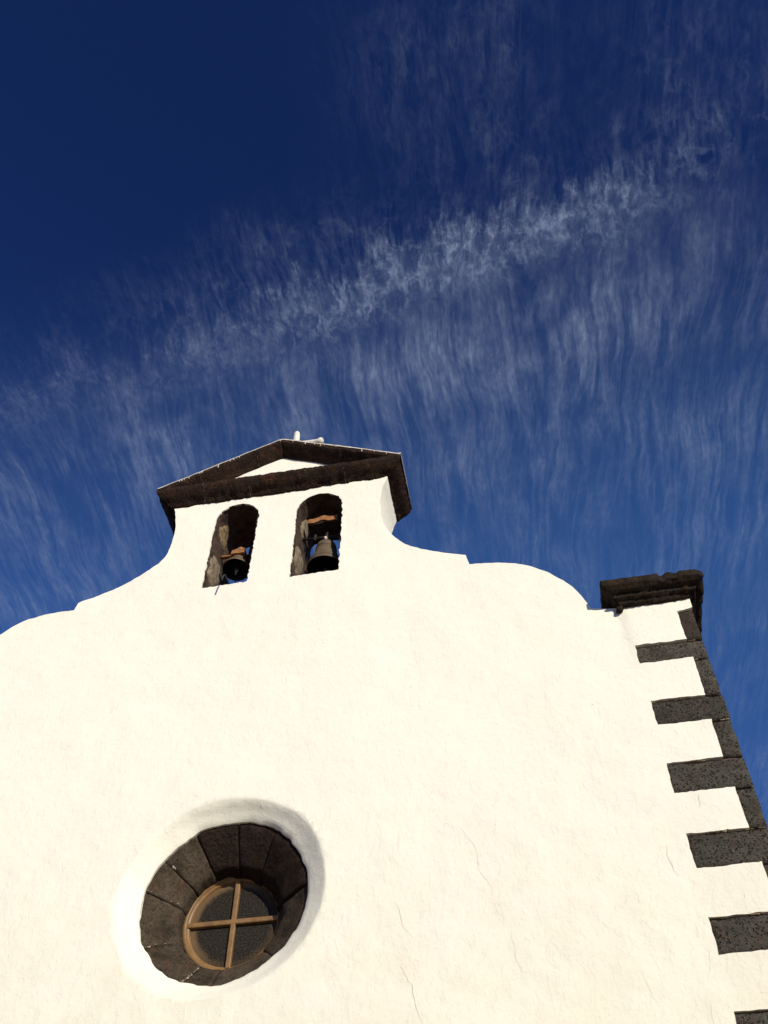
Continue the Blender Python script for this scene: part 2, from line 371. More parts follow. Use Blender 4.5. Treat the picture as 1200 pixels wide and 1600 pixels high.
# right hand notches from the top down: (x, z)
def notches(mirror=False):
    pts = [(XR, 9.44), (XR, 9.30), (1.822, 9.27)]
    for i, (zt, zb, xl) in enumerate(LONG):
        sx = SHORT_X[i]; sx0 = SHORT_X[max(0, i-1)]
        pts += [(sx0, zt), (xl, zt), (xl+0.005, zb), (sx, zb)]
    pts += [(SHORT_X[-1], 0.0)]
    if mirror: pts = [(XR + XL - x, z) for x, z in pts]
    return pts
segs = []                            # (points, depth the edge is extruded to, material index)
def smooth_line(pts, step=0.035, amp=0.010, seed=1): return dens(pts, step, amp, seed, 5.0)
rp = smooth_line(right_prof, seed=3); lp = smooth_line(left_prof, seed=4)
loop, deps = [], []
def add_seg(pts, dep):
    for p in pts:
        if loop and (Vector(loop[-1]) - Vector(p)).length < 0.004: continue
        loop.append(p); deps.append(dep)
add_seg(apex[::-1], YB)              # left end -> apex -> right end
add_seg(rp, YB)
add_seg([(1.275, 9.44), (XR, 9.44)], YB)
add_seg(dens(notches(), 0.035, 0.010, 6, 11.0), 0.05)
add_seg([(SHORT_X[-1] - 0.01, -0.02), (-7.77, -0.02)], 0.05)
add_seg(dens(notches(True)[::-1], 0.05, 0.010, 8, 11.0), 0.05)
add_seg([(-7.21, 9.44)], YB)
add_seg(lp[::-1], YB)
def arch_loop(o, amp, seed, step=0.03):
    x0, x1, zs, zp = o; r = (x1-x0)/2; cx = (x0+x1)/2
    pts = [(x0, zs), (x1, zs), (x1, zp)] + [(cx + r*math.cos(a), zp + r*math.sin(a)) for a in [math.pi*k/14 for k in range(1, 14)]] + [(x0, zp), (x0, zs)]
    return dens(pts, step, amp, seed, 22.0)[:-1]
hole1, hole2 = arch_loop(O1, 0.016, 11), arch_loop(O2, 0.016, 12)
NS = 120
RW = [1.0 + 0.012*noise.noise(Vector((2*math.cos(2*math.pi*i/NS), 2*math.sin(2*math.pi*i/NS), 1.0))) for i in range(NS)]
hole3 = [(CX + 1.022*RW[i]*math.cos(2*math.pi*i/NS), CZ + 1.005*RW[i]*math.sin(2*math.pi*i/NS)) for i in range(NS)]

def inpoly(P, poly):
    x, y = P[:, 0], P[:, 1]; ins = np.zeros(len(P), bool); n = len(poly)
    for i in range(n):
        x1, y1 = poly[i]; x2, y2 = poly[(i+1) % n]
        if y1 == y2: continue
        c = ((y1 > y) != (y2 > y)) & (x < (x2-x1)*(y-y1)/(y2-y1) + x1)
        ins ^= c
    return ins
def disp(x, z):
    """bulges of the hand-laid wall, in metres towards the viewer"""
    d = 0.020*nz(x, 0, z, 0.55, 1) + 0.011*nz(x, 0, z, 1.6, 2) + 0.005*nz(x, 0, z, 4.5, 3) + 0.0022*nz(x, 0, z, 13, 5)
    t = min(1, max(0, (x - 1.20)/0.09)); t = t*t*(3-2*t)
    tz = min(1, max(0, (z - 8.3)/0.9))
    return -(d + 0.018*t*tz)
all_loops = [loop, hole1, hole2, hole3]
V2, E2 = [], []
for L in all_loops:
    b0 = len(V2); V2 += [Vector(p) for p in L]; E2 += [(b0+i, b0+(i+1) % len(L)) for i in range(len(L))]
# interior points
P = []
zr = list(np.arange(4.3, 13.4, 0.05)) + list(np.arange(0.2, 4.2, 0.4))
for z in zr:
    st = 0.05 if z >= 4.3 else 0.4
    for x in np.arange(XL+0.03, XR, st):
        P.append((x + random.uniform(-.2, .2)*st, z + random.uniform(-.2, .2)*st))
P = np.array(P)
ok = inpoly(P, loop) & ~inpoly(P, hole1) & ~inpoly(P, hole2) & ~inpoly(P, hole3)
P = P[ok]
B = np.array([tuple(v_) for v_ in V2])
keep = np.ones(len(P), bool)
for b_ in B:
    keep &= ((P[:, 0]-b_[0])**2 + (P[:, 1]-b_[1])**2) > 0.018**2
P = P[keep]
V2 += [Vector((float(a), float(b_))) for a, b_ in P]
ov, oe, of, ivx, _, _ = delaunay_2d_cdt(V2, E2, [], 0, 1e-6)
T = np.array([[ov[i].x, ov[i].y] for f in of for i in f]).reshape(-1, 3, 2).mean(axis=1)
okf = inpoly(T, loop) & ~inpoly(T, hole1) & ~inpoly(T, hole2) & ~inpoly(T, hole3)
bm = bmesh.new()
bv = [bm.verts.new((p.x, disp(p.x, p.y), p.y)) for p in ov]
for f, k in zip(of, okf):
    if k:
        try: bm.faces.new([bv[i] for i in f])
        except ValueError: pass
def find_out(idx):
    return inv[idx]
inv = {}
for o_i, lst in enumerate(ivx):
    for i_ in lst: inv[i_] = o_i
base = 0
def rim(L, base, deplist):
    idx = [inv[base+i] for i in range(len(L))]
    n = len(L)
    for i in range(n):
        a, b_ = idx[i], idx[(i+1) % n]
        if a == b_: continue
        d = min(deplist[i], deplist[(i+1) % n]) if isinstance(deplist, list) else deplist
        pa, pb = bv[a].co, bv[b_].co
        steps = [0.012, d] if d <= 0.06 else [0.02, d*0.5, d]
        prev = (bv[a], bv[b_])
        for s__ in steps:
            ca = bm.verts.new((pa.x, s__, pa.z)); cb = bm.verts.new((pb.x, s__, pb.z))
            bm.faces.new((prev[0], prev[1], cb, ca)); prev = (ca, cb)
rim(loop, 0, deps)
rim(hole1, len(loop), 0.03); rim(hole2, len(loop)+len(hole1), 0.03)
# splayed white bowl round the window
b3 = len(loop)+len(hole1)+len(hole2)
ring0 = [bv[inv[b3+i]] for i in range(NS)]
profc = [(1.006, 0.004), (0.990, 0.014), (0.96, 0.034), (0.92, 0.063), (0.88, 0.088), (0.845, 0.112), (0.822, 0.130), (0.812, 0.142), (0.816, 0.200)]
prev = ring0
for k, (r_, y_) in enumerate(profc):
    cur = []
    for i in range(NS):
        a = 2*math.pi*i/NS
        rj = r_*(RW[i] if k < 4 else 1) + 0.006*nz(math.cos(a), r_, math.sin(a), 7, 31) + (0.020*nz(math.cos(a), 0, math.sin(a), 4, 5) + 0.010*nz(math.cos(a), 0, math.sin(a), 11, 5) + 0.009*nz(math.cos(a), 0, math.sin(a), 31, 6) if k > 5 else 0)
        cur.append(bm.verts.new((CX + rj*math.cos(a), y_ + 0.008*nz(math.cos(a)*3, r_*3, math.sin(a)*3, 1.3, 8), CZ + rj*math.sin(a)*(0.985 if k < 3 else 1))))
    for i in range(NS):
        j = (i+1) % NS; bm.faces.new((prev[i], prev[j], cur[j], cur[i]))
    prev = cur
bmesh.ops.remove_doubles(bm, verts=bm.verts[:], dist=0.0008)
loose = [v_ for v_ in bm.verts if not v_.link_faces]
bmesh.ops.delete(bm, geom=loose, context='VERTS')
facade = part('facade_wall', bm, M_PL, smooth=False)
me = facade.data
for p_ in me.polygons: p_.use_smooth = True
try:
    me.set_sharp_from_angle(angle=R(42))
except Exception: pass
facade['label'] = 'white curved gable front wall'

# masonry behind the plaster at the stone corners, and the back of the gable
bm = bmesh.new()
def box(bm, x0, x1, y0, y1, z0, z1):
    r = bmesh.ops.create_cube(bm, size=1); 
    for v_ in r['verts']:
        v_.co = Vector(((x0+x1)/2 + v_.co.x*(x1-x0), (y0+y1)/2 + v_.co.y*(y1-y0), (z0+z1)/2 + v_.co.z*(z1-z0)))
box(bm, 1.20, 1.972, 0.046, 0.76, 0, 9.40); part('corner_masonry', bm, M_MORT)
bm = bmesh.new(); box(bm, XL+0.028, -7.14, 0.046, 0.76, 0, 9.40); part('corner_masonry', bm, M_MORT)
bm = bmesh.new()     # back face of the gable (with its openings)
outline = [p for p in loop if p[1] > 8.2 or True]
bl = [(XR-0.03, 0.0), (XR-0.03, 9.40), (1.26, 9.44)] + [p for p in right_prof[::-1][1:]] + [(-2.94, 13.40)] + left_prof[:-1] + [(-7.21, 9.44), (XL+0.03, 9.40), (XL+0.03, 0.0)]
vs_, es_ = [], []
for L in (bl, arch_loop(O1, 0, 1, .2), arch_loop(O2, 0, 1, .2)):
    b0 = len(vs_); vs_ += [Vector(p) for p in L]; es_ += [(b0+i, b0+(i+1) % len(L)) for i in range(len(L))]
o_, e_, f_, _, _, _ = delaunay_2d_cdt(vs_, es_, [], 0, 1e-6)
h1_, h2_ = arch_loop(O1, 0, 1, .2), arch_loop(O2, 0, 1, .2)
vv = [bm.verts.new((p.x, YB, p.y)) for p in o_]
for f in f_:
    c_ = np.array([[sum(o_[i].x for i in f)/3, sum(o_[i].y for i in f)/3]])
    if inpoly(c_, bl)[0] and not inpoly(c_, h1_)[0] and not inpoly(c_, h2_)[0]: bm.faces.new([vv[i] for i in f])
part('gable_back', bm, M_PL)

# nave behind
bm = bmesh.new()
N0, N1 = XL+0.05, XR-0.04
sec = [(N0, 0), (N0, 8.3), (-2.97, 9.9), (N1, 8.3), (N1, 0)]
a = [bm.verts.new((x, 0.79, z)) for x, z in sec]; b = [bm.verts.new((x, 19, z)) for x, z in sec]
for i in range(len(sec)-1): 
    if i not in (1, 2): bm.faces.new((a[i], a[i+1], b[i+1], b[i]))
bm.faces.new(b)
part('nave_wall', bm, M_PL)
bm = bmesh.new()
for (xa, za, xb, zb) in ((N0-0.2, 8.24, -2.97, 9.92), (N1+0.0, 8.30, -2.97, 9.92)):
    nrow = 60; rows = []
    for k in range(9):
        t_ = k/8; rows.append([(xa+(xb-xa)*t_, 0.80 + 18.4*j/nrow, za+(zb-za)*t_ + (0.05 if j % 2 else 0)) for j in range(nrow+1)])
    grid_strip(bm, rows)
part('roof', bm, M_TILE)

# ---- opening linings (arched reveals of rough dark stone) -----------
def lining(o, seed):
    x0, x1, zs, zp = o; r = (x1-x0)/2 - 0.004; cx = (x0+x1)/2
    path = [(x0+.004, zs + (zp-zs)*k/22) for k in range(23)] + [(cx - r*math.cos(math.pi*k/22), zp + r*math.sin(math.pi*k/22)) for k in range(1, 22)] + [(x1-.004, zp - (zp-zs)*k/22) for k in range(23)]
    bm = bmesh.new(); rows = []
    for j in range(17):
        y = 0.010 + (YB + 0.01 - 0.010)*j/16
        row = []
        for k, (x, z) in enumerate(path):
            d = (0.020*nz(x, y, z, 5, seed) + 0.012*nz(x, y, z, 15, seed+1)) + (0.010*nz(x, y, z, 30, seed+3))
            nx, nz_ = (cx - x), (0 if z < zp else (zp - z)); l = math.hypot(nx, nz_) or 1
            row.append((x + nx/l*(d+0.004), y, z + nz_/l*(d+0.004)))
        rows.append(row)
    grid_strip(bm, rows)
    # sill
    rows = [[(x0 + (x1-x0)*i/8, 0.015 + (YB-0.01)*j/8, zs + 0.012 + 0.006*nz(i, j, 0, 0.7, seed)) for i in range(9)] for j in range(9)]
    grid_strip(bm, rows)
    return part('opening_lining', bm, M_REV, smooth=True)
lin1 = lining(O1, 41); lin2 = lining(O2, 51)
def jamb_patch(op, cy, cz, ry, rz, mat, seed, lean=0.0):
    x0, x1, _, zp = op; ra = (x1-x0)/2; cxa = (x0+x1)/2
    def xw(z): return x0 if z < zp else cxa - math.sqrt(max(0.0, ra*ra - (z-zp)**2))
    bm = bmesh.new(); n = 26; rows = []
    for k, f_ in enumerate((1.0, 0.85, 0.5, 0.02)):
        row = []
        for i in range(n):
            a_ = 2*math.pi*i/n; jr = 1 + 0.28*nz(math.cos(a_), math.sin(a_), 0, 1.8, seed) + 0.14*nz(math.cos(a_), math.sin(a_), 0, 5, seed+2)
            dy, dz_ = math.cos(a_)*ry*jr*f_, math.sin(a_)*rz*jr*f_
            row.append((xw(cz + dz_) + (0.002, 0.024, 0.030, 0.030)[k] + 0.006*nz(dy, dz_, 0, 20, seed), cy + dy + lean*dz_, cz + dz_))
        rows.append(row)
    vs = grid_strip(bm, rows, closed=True); bm.faces.new(vs[-1])
    return part('lime_patch', bm, mat, smooth=True)
jamb_patch(O1, 0.27, 11.30, 0.22, 0.29, M_TAN, 61, lean=0.20)
jamb_patch(O1, 0.31, 12.08, 0.16, 0.19, M_OCH, 62, lean=0.10)
jamb_patch(O2, 0.28, 11.30, 0.21, 0.27, M_TAN, 63, lean=0.20)
jamb_patch(O2, 0.40, 12.10, 0.15, 0.24, M_TAN, 64, lean=0.30)

# ---- quoin stones ---------------------------------------------------
def quoin(x0, x1, z0, z1, mat, seed, ydep, flip=False):
    bm = bmesh.new()
    if flip: x0, x1 = XR + XL - x1, XR + XL - x0
    rough_box(bm, x0, x1, 0.014, ydep, z0, z1, 0.045, 0.007, 7.0, seed, 0.009)
    o = part('quoin_stone', bm, mat, smooth=True)
    return o
for flip in (False, True):
    top = quoin(1.812, XR, 8.862, 9.29, M_QTOP, 70+flip, 0.6, flip)
    if not flip: top['label'] = 'dark brown topmost corner stone'
    for i, (zt, zb, xl) in enumerate(LONG):
        if flip and i > 5: break
        quoin(xl-0.012, XR + 0.004*(i % 2), zb-0.006, zt-0.014, M_QUOIN, 80+3*i+flip, 0.38, flip)
        if i+1 < len(LONG):
            quoin(SHORT_X[i]-0.012, XR - 0.003, LONG[i+1][0] + 0.006, zb-0.016, M_QUOIN, 81+3*i+flip, 0.72, flip)
# crumbling mortar lips between the stones
bm = bmesh.new()
for i, (zt, zb, xl) in enumerate(LONG[:7]):
    for (xa, xb, zc, pr) in ((xl+0.03, XR-0.03, zt-0.004, 0.45 if i % 2 else 0.3), (SHORT_X[i]+0.02, XR-0.01, zb-0.010, 0.7)):
        x = xa
        while x < xb:
            l_ = random.uniform(0.03, 0.10)
            if random.random() < pr*0.8:
                rough_box(bm, x, min(xb, x+l_), 0.006, 0.05, zc-0.006, zc+0.003, 0.02, 0.005, 20, x*7+i, 0.004)
            x += l_
part('mortar_joint', bm, M_MORT2, smooth=True)['kind'] = 'stuff'

# ---- stone cornices -------------------------------------------------
def sweep(bm, x0, x1, y0, yb, prof, step, amp, s, seed, shrink=0.0, t0=None, t1=None, notch=None):
    """prof: (outward offset, z); path: left return, front, right return, mitred"""
    segsn = [max(2, int((yb-y0)/step)), max(2, int((x1-x0)/step)), max(2, int((yb-y0)/step))]
    rows = []
    for (o, z) in prof:
        A = [Vector((x0-o, yb, z)), Vector((x0-o, y0-o, z)), Vector((x1+o, y0-o, z)), Vector((x1+o, yb, z))]
        row = []
        for q_ in range(3):
            for k in range(segsn[q_] + (1 if q_ == 2 else 0)):
                p = A[q_].lerp(A[q_+1], k/segsn[q_])
                n_ = jig(p, amp, s, seed) + (jig(p, amp*0.6, s*3, seed+5) - p)
                if notch: n_ = notch(p, n_, o)
                row.append(n_)
        rows.append(row)
    return grid_strip(bm, rows)
def cap_ends(bm, vs):
    for k in (0, -1): bm.faces.new([r[k] for r in vs])
BC = [(-0.05, 12.50), (0.008, 12.495), (0.030, 12.505), (0.048, 12.535), (0.075, 12.555), (0.110, 12.572), (0.140, 12.592), (0.165, 12.622), (0.182, 12.648), (0.198, 12.665), (0.200, 12.735), (0.15, 12.75), (-0.05, 12.752)]
def ragged(p, n_, o):
    """whitewash laps unevenly over the lowest edge of the stone"""
    if o < 0.055:
        h = 0.030*nz(p.x, p.y, 0, 3.0, 61) + 0.022*nz(p.x, p.y, 0, 13, 62) + 0.022*nz(p.x, p.y, 0, 31, 63)
        n_ = n_ + Vector((0, 0, max(-0.006, h)))
    return n_
bm = bmesh.new()
vs = sweep(bm, -4.51, -1.39, 0.0, YB+0.02, BC, 0.014, 0.012, 9.0, 90, notch=ragged); cap_ends(bm, vs)
corn = part('horizontal_cornice', bm, M_CORN, smooth=True)
# mortar joints across the cornice
def joint_x(x, prof, y0, parent, wdt=0.005, mat=None, zf=lambda x: 0.0):
    """broken remains of mortar in the joint between two cornice stones"""
    bm = bmesh.new(); pp = prof[1:11]
    for i in range(len(pp)-1):
        if nz(x*3, i*0.8, 0, 1.3, 2) < 0.06: continue
        q4 = []
        for k in (i, i+1):
            o, z = pp[k]; j = 0.008*nz(x, o*9, z*9, 3, 5); w2 = wdt/2*(0.8 + 1.2*nz(o, z, x, 40))
            q4.append([(x - w2 + j, y0 - o - 0.007, z - 0.003), (x + w2 + j, y0 - o - 0.007, z - 0.003)])
        grid_strip(bm, q4)
    bmesh.ops.remove_doubles(bm, verts=bm.verts[:], dist=0.0005)
    if not bm.faces: bm.free(); return None
    r = bmesh.ops.extrude_face_region(bm, geom=bm.faces[:])
    for g_ in r['geom']:
        if isinstance(g_, bmesh.types.BMVert): g_.co.y += 0.014
    o_ = link('mortar_joint', bm, mat or M_MORT, parent); o_['kind'] = 'stuff'; return o_
for x in (-4.02, -3.35, -2.62, -1.98): joint_x(x, BC, 0.0, corn)
# raking cornices with gable roof body: profile in y and height over the rake line
RK = [(0.02, -0.01), (-0.008, -0.005), (-0.030, 0.010), (-0.048, 0.035), (-0.080, 0.052), (-0.120, 0.072), (-0.155, 0.095), (-0.185, 0.125), (-0.200, 0.138), (-0.200, 0.188), (-0.15, 0.195), (0.3, 0.195), (YB+0.02, 0.195), (YB+0.02, 0.02)]
XA, ZA, SL = -2.94, 13.355, 0.462
def rakez(x): return ZA - SL*(abs(x - XA) if abs(x-XA) > 0.07 else 0.035 + (x-XA)**2/0.14)
def rake(xa, xb, seed, name):
    bm = bmesh.new(); n = int(abs(xb-xa)/0.03); rows = []
    for i in range(n+1):
        x = xa + (xb-xa)*i/n; row = []
        for (y, h) in RK:
            z = max(rakez(x) + h, 12.74 - (0.02 if h < 0.1 else 0.0))
            p = Vector((x, y, z)); e = 0 if (i == 0) else 1
            p2 = jig(p, 0.008, 8.0, seed) + (jig(p, 0.005, 24, seed+5) - p)
            row.append(p2 if e else p)
        rows.append(row)
    vs = grid_strip(bm, rows, closed=False)
    bm.faces.new(vs[0]); bm.faces.new(vs[-1])
    # the underside at the back
    for i in range(n): bm.faces.new((vs[i][0], vs[i+1][0], vs[i+1][-1], vs[i][-1]))
    return part(name, bm, M_CORN, smooth=True)
rkl = rake(XA, -4.705, 101, 'raking_cornice'); rkr = rake(XA, -1.175, 101, 'raking_cornice')
RKP = [(-y, h) for y, h in RK[:11]]
for x, pr in ((-4.1, rkl), (-3.72, rkl), (-3.3, rkl), (-2.62, rkr), (-2.05, rkr), (-1.72, rkr)):
    joint_x(x, [(o, max(h + rakez(x), 12.75)) for o, h in RKP], 0.0, pr, 0.005)
# white coping on the roof with drips over the edge
bm = bmesh.new(); rows = []
n = 120
for i in range(n+1):
    x = -4.715 + (4.715-1.165)*i/n
    top = max(rakez(x) + 0.195, 12.745); th = 0.013 + 0.008*nz(x, 0, 0, 6, 3)
    yo = -0.208 + 0.006*nz(x, 1, 0, 9, 4)
    rows.append([(x, yo, top-0.006), (x, yo-0.002, top+th), (x, 0.3, top+th+0.01), (x, YB+0.03, top+th), (x, YB+0.03, top-0.004)])
vs = grid_strip(bm, rows); bm.faces.new(vs[0]); bm.faces.new(vs[-1])
for k in range(24):
    x = random.uniform(-4.6, -1.25); l_ = random.uniform(0.015, 0.055) * (1.6 if random.random() < 0.2 else 1); wd = random.uniform(0.006, 0.018)
    top = max(rakez(x) + 0.195, 12.745)
    rough_box(bm, x-wd/2, x+wd/2, -0.211, -0.196, top-l_, top+0.01, 0.02, 0.004, 30, k, 0.003)
rough_box(bm, -1.215, -1.176, -0.205, YB+0.025, 12.726, 12.756, 0.03, 0.007, 11, 9, 0.004)
part('white_coping', bm, M_COPE, smooth=True)

# ---- corner cap -----------------------------------------------------
CP = [(-0.06, 9.425), (0.012, 9.42), (0.030, 9.425), (0.040, 9.450), (0.052, 9.470), (0.085, 9.476), (0.098, 9.492), (0.094, 9.510), (0.078, 9.520), (0.104, 9.534), (0.140, 9.548), (0.172, 9.566),
      (0.178, 9.580), (0.194, 9.586), (0.200, 9.600), (0.200, 9.672), (0.19, 9.684), (0.05, 9.70), (-0.06, 9.70)]
def cap_notch(p, n_, o):
    n_ = ragged(p, n_, o)
    if p.z > 9.55 and p.x > 1.72 and o > 0.15:
        a_ = nz(p.x, p.y, 0, 9, 44)
        n_ = n_ + Vector((0, 0.03*max(0, a_), -0.10*max(0, a_-0.05)))
    return n_
def corner_cap(x0, x1, seed, notch):
    bm = bmesh.new()
    vs = sweep(bm, x0, x1, -0.028, YB+0.02, CP, 0.022, 0.007, 9.0, seed, notch=notch); cap_ends(bm, vs)
    n = len(vs[-1])
    bm.faces.new(vs[-1]); 
    rough_box(bm, x0+0.05, x1-0.05, 0.05, YB-0.03, 9.2, 9.69, 0.1, 0.005, 5, 2)
    return part('corner_cap', bm, M_CAP, smooth=True)
cap = corner_cap(1.262, 1.985, 110, cap_notch); corner_cap(XL+0.015, -7.20, 115, None)
joint_x(1.60, CP, -0.028, cap, 0.005)
bm = bmesh.new()                       # crumbled mortar lump under the left end of the cap
rough_box(bm, 1.195, 1.262, -0.055, 0.10, 9.36, 9.455, 0.02, 0.018, 16, 7, 0.01)
part('mortar_lump', bm, M_CAP, smooth=True)

# ---- round window ---------------------------------------------------
def ang(px, pz): return math.degrees(math.atan2(pz-CZ, px-CX))
J = [86, 57, 8, -46, -92, -112, -152, 167, 143, 116]   # joint angles
J = sorted(a % 360 for a in J)
profs = [(0.870, 0.220), (0.850, 0.172), (0.80, 0.180), (0.76, 0.208), (0.71, 0.245), (0.66, 0.285), (0.61, 0.325), (0.565, 0.362), (0.528, 0.396), (0.512, 0.412), (0.505, 0.44), (0.500, 0.52), (0.500, 0.63)]
bm = bmesh.new(); rows = []
for (r_, y_) in profs: rows.append([(CX - 0.012 + (r_+0.028)*math.cos(2*math.pi*i/96), y_+0.026, CZ - 0.022 + (r_+0.028)*math.sin(2*math.pi*i/96)) for i in range(96)])
grid_strip(bm, rows, closed=True)
surround = part('window_surround', bm, M_MORT, smooth=True)
surround['label'] = 'splayed ring of dark lava stones round the window'
for i in range(len(J)):
    a0, a1 = J[i], J[(i+1) % len(J)]
    if a1 < a0: a1 += 360
    g0 = 0.18 + 0.22*random.random()
    n = max(4, int((a1-a0)/2.2)); lift = random.uniform(-0.006, 0.008); bm = bmesh.new(); rows = []
    for k, (r_, y_) in enumerate(profs):
        row = []
        for j in range(-1, n+2):
            jj = min(max(j, 0), n); a_ = R(a0 + g0 + (a1-a0-2*g0)*jj/n) + 0.012*nz(r_*4, i, 0, 3, 7)
            rad = r_ - lift + 0.016*nz(math.cos(a_)*r_, y_, math.sin(a_)*r_, 8, i) + 0.006*nz(math.cos(a_)*r_, y_, math.sin(a_)*r_, 25, i)
            y2 = y_ - lift + 0.008*nz(math.cos(a_)*r_, y_, math.sin(a_)*r_, 10, i+50)
            if k >= 11: rad -= 0.055*max(0.0, math.cos(a_ - R(12)))**0.5
            if j in (-1, n+1): rad += 0.03; y2 += 0.04
            elif jj in (0, n): rad += 0.004; y2 += 0.004
            row.append((CX - 0.012 + rad*math.cos(a_)*1.006, y2, CZ - 0.022 + rad*math.sin(a_)))
        rows.append(row)
    grid_strip(bm, rows)
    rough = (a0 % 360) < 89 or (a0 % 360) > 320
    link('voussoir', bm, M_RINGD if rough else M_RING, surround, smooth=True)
# mortar blobs squeezed out of the joints
bm = bmesh.new()
for a_, t0, t1, wd in ((116, .55, .8, .014), (143, 0.05, .25, .010), (143, .25, .38, .026), (143, .8, 1.0, .016), (167, .05, .95, .009), (167, .8, .9, .02), (208, 0.0, .8, .005), (209, .02, .25, .012), (248, .0, .95, .006), (249, .1, .5, .012), (60, .2, .5, .006)):
    k = t0
    while k < t1:
        r_ = 0.82 + (0.525-0.82)*k; y_ = 0.166 + (0.395-0.166)*k; aa = R(a_ + 1.2*nz(k, a_, 0, 5))
        c_ = Vector((CX + r_*math.cos(aa), y_, CZ + r_*math.sin(aa))); w_ = wd*random.uniform(0.35, 1.0)*(0.9 if random.random() < 0.6 else 0.35)
        r2 = bmesh.ops.create_icosphere(bm, subdivisions=1, radius=w_)
        for v_ in r2['verts']: v_.co = jig(v_.co*random.uniform(.7, 1.2), 0.004, 40, k) + c_
        k += random.uniform(0.02, 0.06)
link('mortar_joint', bm, M_MORTP, surround, smooth=False)['kind'] = 'stuff'
# wooden frame
bm = bmesh.new(); rows = []
WX, WY, WZ = -3.020, 0.0, 6.475
fp = [(0.506, 0.640), (0.506, 0.560), (0.500, 0.552), (0.470, 0.548), (0.462, 0.556), (0.460, 0.572), (0.446, 0.576), (0.436, 0.585), (0.434, 0.640)]
for (r_, y_) in fp: rows.append([(WX + r_*math.cos(2*math.pi*i/96), y_, WZ + r_*math.sin(2*math.pi*i/96)) for i in range(96)])
grid_strip(bm, rows, closed=True)
frame = part('window_frame', bm, M_WOOD, smooth=True)
def bar(length, rot):
    bm = bmesh.new(); hw = 0.024
    sec = [(-hw, 0.045), (-hw, 0.006), (-hw+0.007, 0.0), (hw-0.007, 0.0), (hw, 0.006), (hw, 0.045)]
    rows = [[(l_, y_, h_) for h_, y_ in sec] for l_ in (-length, -length/2, 0, length/2, length)]
    grid_strip(bm, rows)
    bmesh.ops.rotate(bm, verts=bm.verts[:], matrix=Matrix.Rotation(rot, 3, 'Y'))
    bmesh.ops.translate(bm, verts=bm.verts[:], vec=(WX, 0.562 + (0.003 if rot else 0), WZ))
    return link('glazing_bar', bm, M_WOOD, frame)
bar(0.45, 0.0); bar(0.45, R(90))
bm = bmesh.new()
bmesh.ops.create_circle(bm, cap_ends=True, segments=64, radius=0.45)
bmesh.ops.rotate(bm, verts=bm.verts[:], matrix=Matrix.Rotation(R(90), 3, 'X'))
r = bmesh.ops.extrude_face_region(bm, geom=bm.faces[:])
for g_ in r['geom']:
    if isinstance(g_, bmesh.types.BMVert): g_.co.y += 0.008
link('pane', bm, M_GLASS, frame, loc=(WX, 0.606, WZ))

# ---- cross on the gable ---------------------------------------------
bm = bmesh.new()
KX, KY = -2.945, 0.46
lathe_p = [(0.10, 13.50), (0.085, 13.62), (0.06, 13.70), (0.054, 14.0), (0.052, 14.3), (0.052, 14.60), (0.048, 14.655), (0.036, 14.685), (0.015, 14.70), (0.0005, 14.702)]
lathe(bm, lathe_p, KX, KY, 18)
arm = [(-0.455, .002), (-0.45, .03), (-0.435, .052), (-0.405, .062), (-0.375, .055), (-0.36, .046), (-0.2, .043), (0, .046), (0.2, .043), (0.36, .046), (0.375, .055), (0.405, .062), (0.435, .052), (0.45, .03), (0.455, .002)]
tube(bm, [(KX + a_, KY, 14.36 - 0.012*(a_ > 0)) for a_, _ in arm], [r_ for _, r_ in arm], 14)
for v_ in bm.verts: v_.co = jig(v_.co, 0.010, 13, 3)
cr = part('cross', bm, M_CROSS, smooth=True)
cr['label'] = 'white rounded stone cross on the roof ridge'

# ---- cracks and chips in the render ---------------------------------
# traced polylines on the wall, as (x, z) in metres
def bp(x, y):
    th, ps = R(PITCH), R(YAW)
    h = np.array([-math.sin(ps), math.cos(ps), 0]); fw = h*math.cos(th) + np.array([0, 0, math.sin(th)])
    r = np.array([math.cos(ps), math.sin(ps), 0]); u_ = np.cross(r, fw)
    d = fw*1525 + r*(x-600) + u_*(800-y); t_ = 8/d[1]
    return d[0]*t_, d[2]*t_ + 1.6
CR = [([(624, 1300), (622, 1318), (621, 1324), (626, 1338)], 4), ([(610, 1408), (620, 1412), (625, 1425), (628, 1445), (633, 1452), (646, 1466)], 6),
      ([(625, 1509), (632, 1520), (638, 1533), (645, 1540), (647, 1560), (654, 1585), (662, 1604)], 7),
      ([(716, 1288), (730, 1306), (742, 1322), (747, 1340), (746, 1356), (757, 1371), (768, 1385), (770, 1400)], 6),
      ([(773, 1412), (777, 1426), (783, 1430)], 4), ([(798, 1460), (805, 1480), (807, 1502), (816, 1518), (832, 1520)], 5),
      ([(1091, 1240), (1093, 1255), (1094, 1262)], 7), ([(1042, 1318), (1042, 1335), (1049, 1350), (1053, 1360), (1062, 1369)], 7),
      ([(992, 1395), (997, 1402), (1000, 1414)], 4), ([(1002, 1515), (1010, 1535), (1022, 1558), (1030, 1572)], 4),
      ([(1084, 1440), (1090, 1452), (1091, 1465)], 4), ([(1108, 1480), (1110, 1505), (1109, 1520)], 4), ([(1110, 1565), (1112, 1585), (1117, 1604)], 4),
      ([(1163, 1397), (1163, 1405)], 3), ([(1188, 1549), (1200, 1550)], 4), ([(832, 962), (845, 966)], 5), ([(396, 842), (411, 850)], 4), ([(292, 1183), (300, 1196)], 4), ([(640, 988), (646, 1000)], 3)]
bm = bmesh.new()
